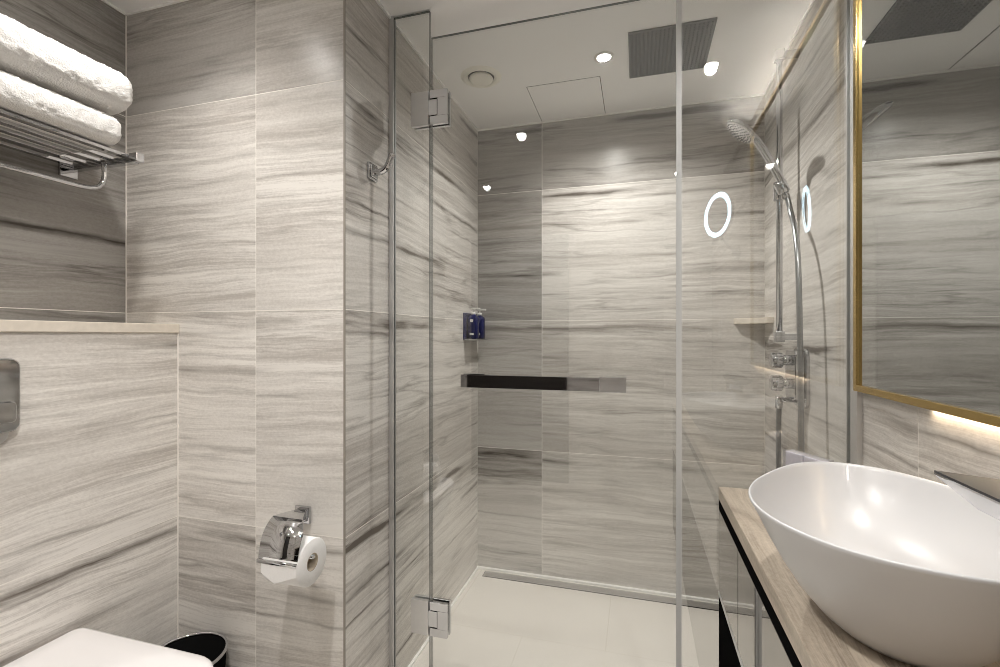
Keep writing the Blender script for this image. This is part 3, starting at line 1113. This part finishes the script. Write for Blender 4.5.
# flush plate
t = thing('flush_plate', 'chrome flush plate with a push button on the boxing above the toilet', 'flush plate', (XB, 0.66, 1.07))
bm = bmesh.new(); prism(bm, rrect(0.520, 0.774, 0.992, 1.166, 0.022, 8), 'x', XB, XB + 0.014, bev=0.003)
pl = part('plate', bm, 'chrome', t)
bm = bmesh.new(); prism(bm, rrect(0.540, 0.755, 0.966, 1.03, 0.024, 8), 'x', XB, XB + 0.008, bev=0.002)
part('lower_lip', bm, 'steel', t)
bm = bmesh.new(); prism(bm, rrect(0.70, 0.762, 1.015, 1.065, 0.010, 6), 'x', XB + 0.013, XB + 0.022, bev=0.002)
prism(bm, rrect(0.55, 0.69, 1.015, 1.065, 0.010, 6), 'x', XB + 0.013, XB + 0.022, bev=0.002)
part('button', bm, 'chrome', t)

# bin
bc = Vector((-1.262, 1.075, 0))
t = thing('waste_bin', 'round black waste bin with a steel rim behind the toilet', 'bin', bc)
bm = bmesh.new()
lathe(bm, [(0, 0.0), (0.085, 0.0), (0.088, 0.004), (0.104, 0.288), (0.101, 0.290), (0.085, 0.010), (0, 0.010)], bc, seg=56)
part('drum', bm, 'black', t)
bm = bmesh.new()
lathe(bm, [(0.103, 0.283), (0.107, 0.286), (0.1075, 0.292), (0.104, 0.295), (0.100, 0.292), (0.1005, 0.286)], bc, seg=56)
part('rim', bm, 'chrome', t)

# toilet roll holder
t = thing('toilet_roll_holder', 'chrome toilet roll holder with a curved cover on the tiled wall', 'toilet roll holder', (-0.945, YP, 0.69))
bm = bmesh.new()
box(bm, -0.972, -0.920, YP - 0.010, YP, 0.668, 0.718, bev=0.002)
box(bm, -0.964, -0.928, YP - 0.016, YP - 0.009, 0.676, 0.710, bev=0.002)
part('back_plate', bm, 'chrome', t)
bm = bmesh.new()
loft(bm, [[(-0.962, YP - 0.014, 0.710), (-0.930, YP - 0.014, 0.710), (-0.930, YP - 0.014, 0.684), (-0.962, YP - 0.014, 0.684)],
          [(-0.940, 1.057, 0.7365), (-0.845, 1.057, 0.7365), (-0.845, 1.057, 0.731), (-0.940, 1.057, 0.731)]], smooth=False)
# rod through the roll
tube(bm, spline([(-0.938, YP - 0.07, 0.697), (-0.940, YP - 0.10, 0.675), (-0.940, YP - 0.126, 0.646), (-0.925, YP - 0.128, 0.640)], 5) + [Vector((-0.815, YP - 0.128, 0.640))], 0.006, 12)
part('arm', bm, 'chrome', t)
bm = bmesh.new()
prof2 = [Vector((0, a_, z_)) for a_, z_ in ((1.056, 0.735), (1.046, 0.729), (1.036, 0.721), (1.027, 0.711), (1.020, 0.700), (1.014, 0.686), (1.010, 0.670), (1.007, 0.655), (1.006, 0.646), (1.000, 0.645), (1.0, 0.637))]
outl = [(p.y, p.z) for p in prof2]
inner = []
for i, p in enumerate(prof2):
    a = prof2[max(i - 1, 0)]; b = prof2[min(i + 1, len(prof2) - 1)]
    d_ = (b - a).normalized()
    nn = Vector((0, -d_.z, d_.y))
    inner.append((p.y + nn.y * 0.0016, p.z + nn.z * 0.0016))
tmp = bmesh.new()


def xw(i):
    # the cover narrows to the hinge
    f = min(1.0, i / 3)
    return (-0.940, -0.842 + f * 0.022)


A0 = [tmp.verts.new((xw(i)[0], *p)) for i, p in enumerate(outl)]
A1 = [tmp.verts.new((xw(i)[1], *p)) for i, p in enumerate(outl)]
B0 = [tmp.verts.new((xw(i)[0], *p)) for i, p in enumerate(inner)]
B1 = [tmp.verts.new((xw(i)[1], *p)) for i, p in enumerate(inner)]
for i in range(len(outl) - 1):
    f1 = tmp.faces.new((A0[i], A1[i], A1[i + 1], A0[i + 1])); f1.smooth = True
    f2 = tmp.faces.new((B0[i], B0[i + 1], B1[i + 1], B1[i])); f2.smooth = True
    tmp.faces.new((A0[i], A0[i + 1], B0[i + 1], B0[i]))
    tmp.faces.new((A1[i], B1[i], B1[i + 1], A1[i + 1]))
tmp.faces.new((A0[0], B0[0], B1[0], A1[0]))
tmp.faces.new((A0[-1], A1[-1], B1[-1], B0[-1]))
bmesh.ops.recalc_face_normals(tmp, faces=tmp.faces)
merge(bm, tmp)
part('cover', bm, 'chrome', t)

rcn = Vector((-0.928, YP - 0.128, 0.626))
t = thing('toilet_roll', 'white toilet paper roll with a folded loose sheet under the chrome cover', 'toilet roll', rcn)
bm = bmesh.new()
lathe(bm, [(0.0225, 0.0), (0.058, 0.0), (0.060, 0.002), (0.060, 0.108), (0.058, 0.110), (0.0225, 0.110)], rcn, (1, 0, 0), 56)
part('paper', bm, 'paper', t)
bm = bmesh.new()
lathe(bm, [(0.0225, 0.0), (0.0225, 0.110), (0.0205, 0.110), (0.0205, 0.0), (0.0225, 0.0)], rcn, (1, 0, 0), 32)
part('core', bm, 'card', t)
bm = bmesh.new()
ys = rcn.y - 0.0605
sh = [(-0.926, ys, 0.640), (-0.820, ys, 0.640), (-0.820, ys - 0.0005, 0.614), (-0.885, ys - 0.001, 0.590), (-0.926, ys - 0.0005, 0.612)]
vs = [bm.verts.new(p) for p in sh]
vb = [bm.verts.new((p[0], p[1] + 0.0012, p[2])) for p in sh]
bm.faces.new(vs); bm.faces.new(vb[::-1])
for k in range(5):
    bm.faces.new((vs[k], vb[k], vb[(k + 1) % 5], vs[(k + 1) % 5]))
bmesh.ops.recalc_face_normals(bm, faces=bm.faces)
part('loose_sheet', bm, 'paper', t)

# ------------------------------------------------------------------ towel rack
t = thing('towel_rack', 'chrome hotel towel rack of flat bars on the left wall', 'towel rack', (XW, 0.7, 1.73))
RZ0 = 1.727
for x in (-1.630, -1.575, -1.520, -1.465, -1.405):
    bm = bmesh.new(); box(bm, x - 0.010, x + 0.010, 0.22, 1.012, RZ0, RZ0 + 0.009, bev=0.001)
    part('bar', bm, 'chrome', t)
for y in (1.020, 0.235):
    bm = bmesh.new()
    box(bm, XW + 0.001, -1.380, y - 0.009, y + 0.009, RZ0 - 0.014, RZ0 + 0.004, bev=0.001)
    box(bm, -1.392, -1.363, y - 0.011, y + 0.011, RZ0 - 0.012, RZ0 + 0.012, bev=0.001)
    a = part('side_arm', bm, 'chrome', t)
    bm = bmesh.new()
    box(bm, XW, XW + 0.010, y - 0.028, y + 0.020, RZ0 - 0.032, RZ0 + 0.012, bev=0.002)
    part('wall_plate', bm, 'chrome', a)
bm = bmesh.new()
tube(bm, spline([(-1.490, 1.008, 1.722), (-1.490, 1.010, 1.680), (-1.492, 0.998, 1.650), (-1.495, 0.965, 1.638), (-1.497, 0.90, 1.637)], 6) +
     [Vector((-1.497, 0.34, 1.637))] + spline([(-1.495, 0.29, 1.638), (-1.492, 0.262, 1.650), (-1.490, 0.250, 1.680), (-1.490, 0.248, 1.722)], 6), 0.0065, 12)
part('hanging_rail', bm, 'chrome', t)


def towel(name, label, x0, x1, y0, y1, z0, z1, seed):
    bm = bmesh.new()
    nu, nv = 90, 130
    rings = []
    hx, hz = (x1 - x0) / 2, (z1 - z0) / 2
    for j in range(nv + 1):
        s = -1 + 2 * j / nv
        y = (y0 + y1) / 2 + (y1 - y0) / 2 * s
        e = min(1.0, (y1 - y) / 0.032, (y - y0) / 0.032)
        e = max(e, 0.0)
        e = math.sqrt(max(0.0, 1 - (1 - e) ** 2)) if e < 1 else 1
        ring = []
        for k in range(nu):
            a = 2 * PI * k / nu
            c, s_ = math.cos(a), math.sin(a)
            px = math.copysign(abs(c) ** 0.42, c)
            pz = math.copysign(abs(s_) ** 0.62, s_)
            kx = hx - 0.030 * (1 - e)
            kz = hz * (0.30 + 0.70 * e)
            p = Vector(((x0 + x1) / 2 + px * kx, y, (z0 + z1) / 2 + pz * kz))
            lo = noise.noise(Vector((p.x * 5, p.y * 4 + seed, p.z * 6))) * 0.004
            hi = noise.noise(p * 110 + Vector((seed, 0, 0))) * 0.0034 + noise.noise(p * 230) * 0.0022
            # the folded front edge sags a little along its length, underside stays flat on what carries it
            flat = 1.0 if pz > -0.6 else 0.15
            p += Vector((px, 0, pz * 0.8)) * (lo + hi) * flat
            ring.append(p)
        rings.append(ring)
    loft(bm, rings)
    # soft crease where the layers of the fold meet, seen along the front edge
    o = obj(name, bm, 'towel')
    return tag(o, label, 'towel', 'folded towels on the rack')


towel('folded_towel', 'fluffy white folded towel resting directly on the chrome rack, lower one', -1.635, -1.366, 0.25, 0.985, RZ0 + 0.0095, RZ0 + 0.102, 3)
towel('folded_towel', 'fluffy white folded towel on top of the other towel', -1.632, -1.352, 0.25, 1.003, RZ0 + 0.108, RZ0 + 0.226, 9)
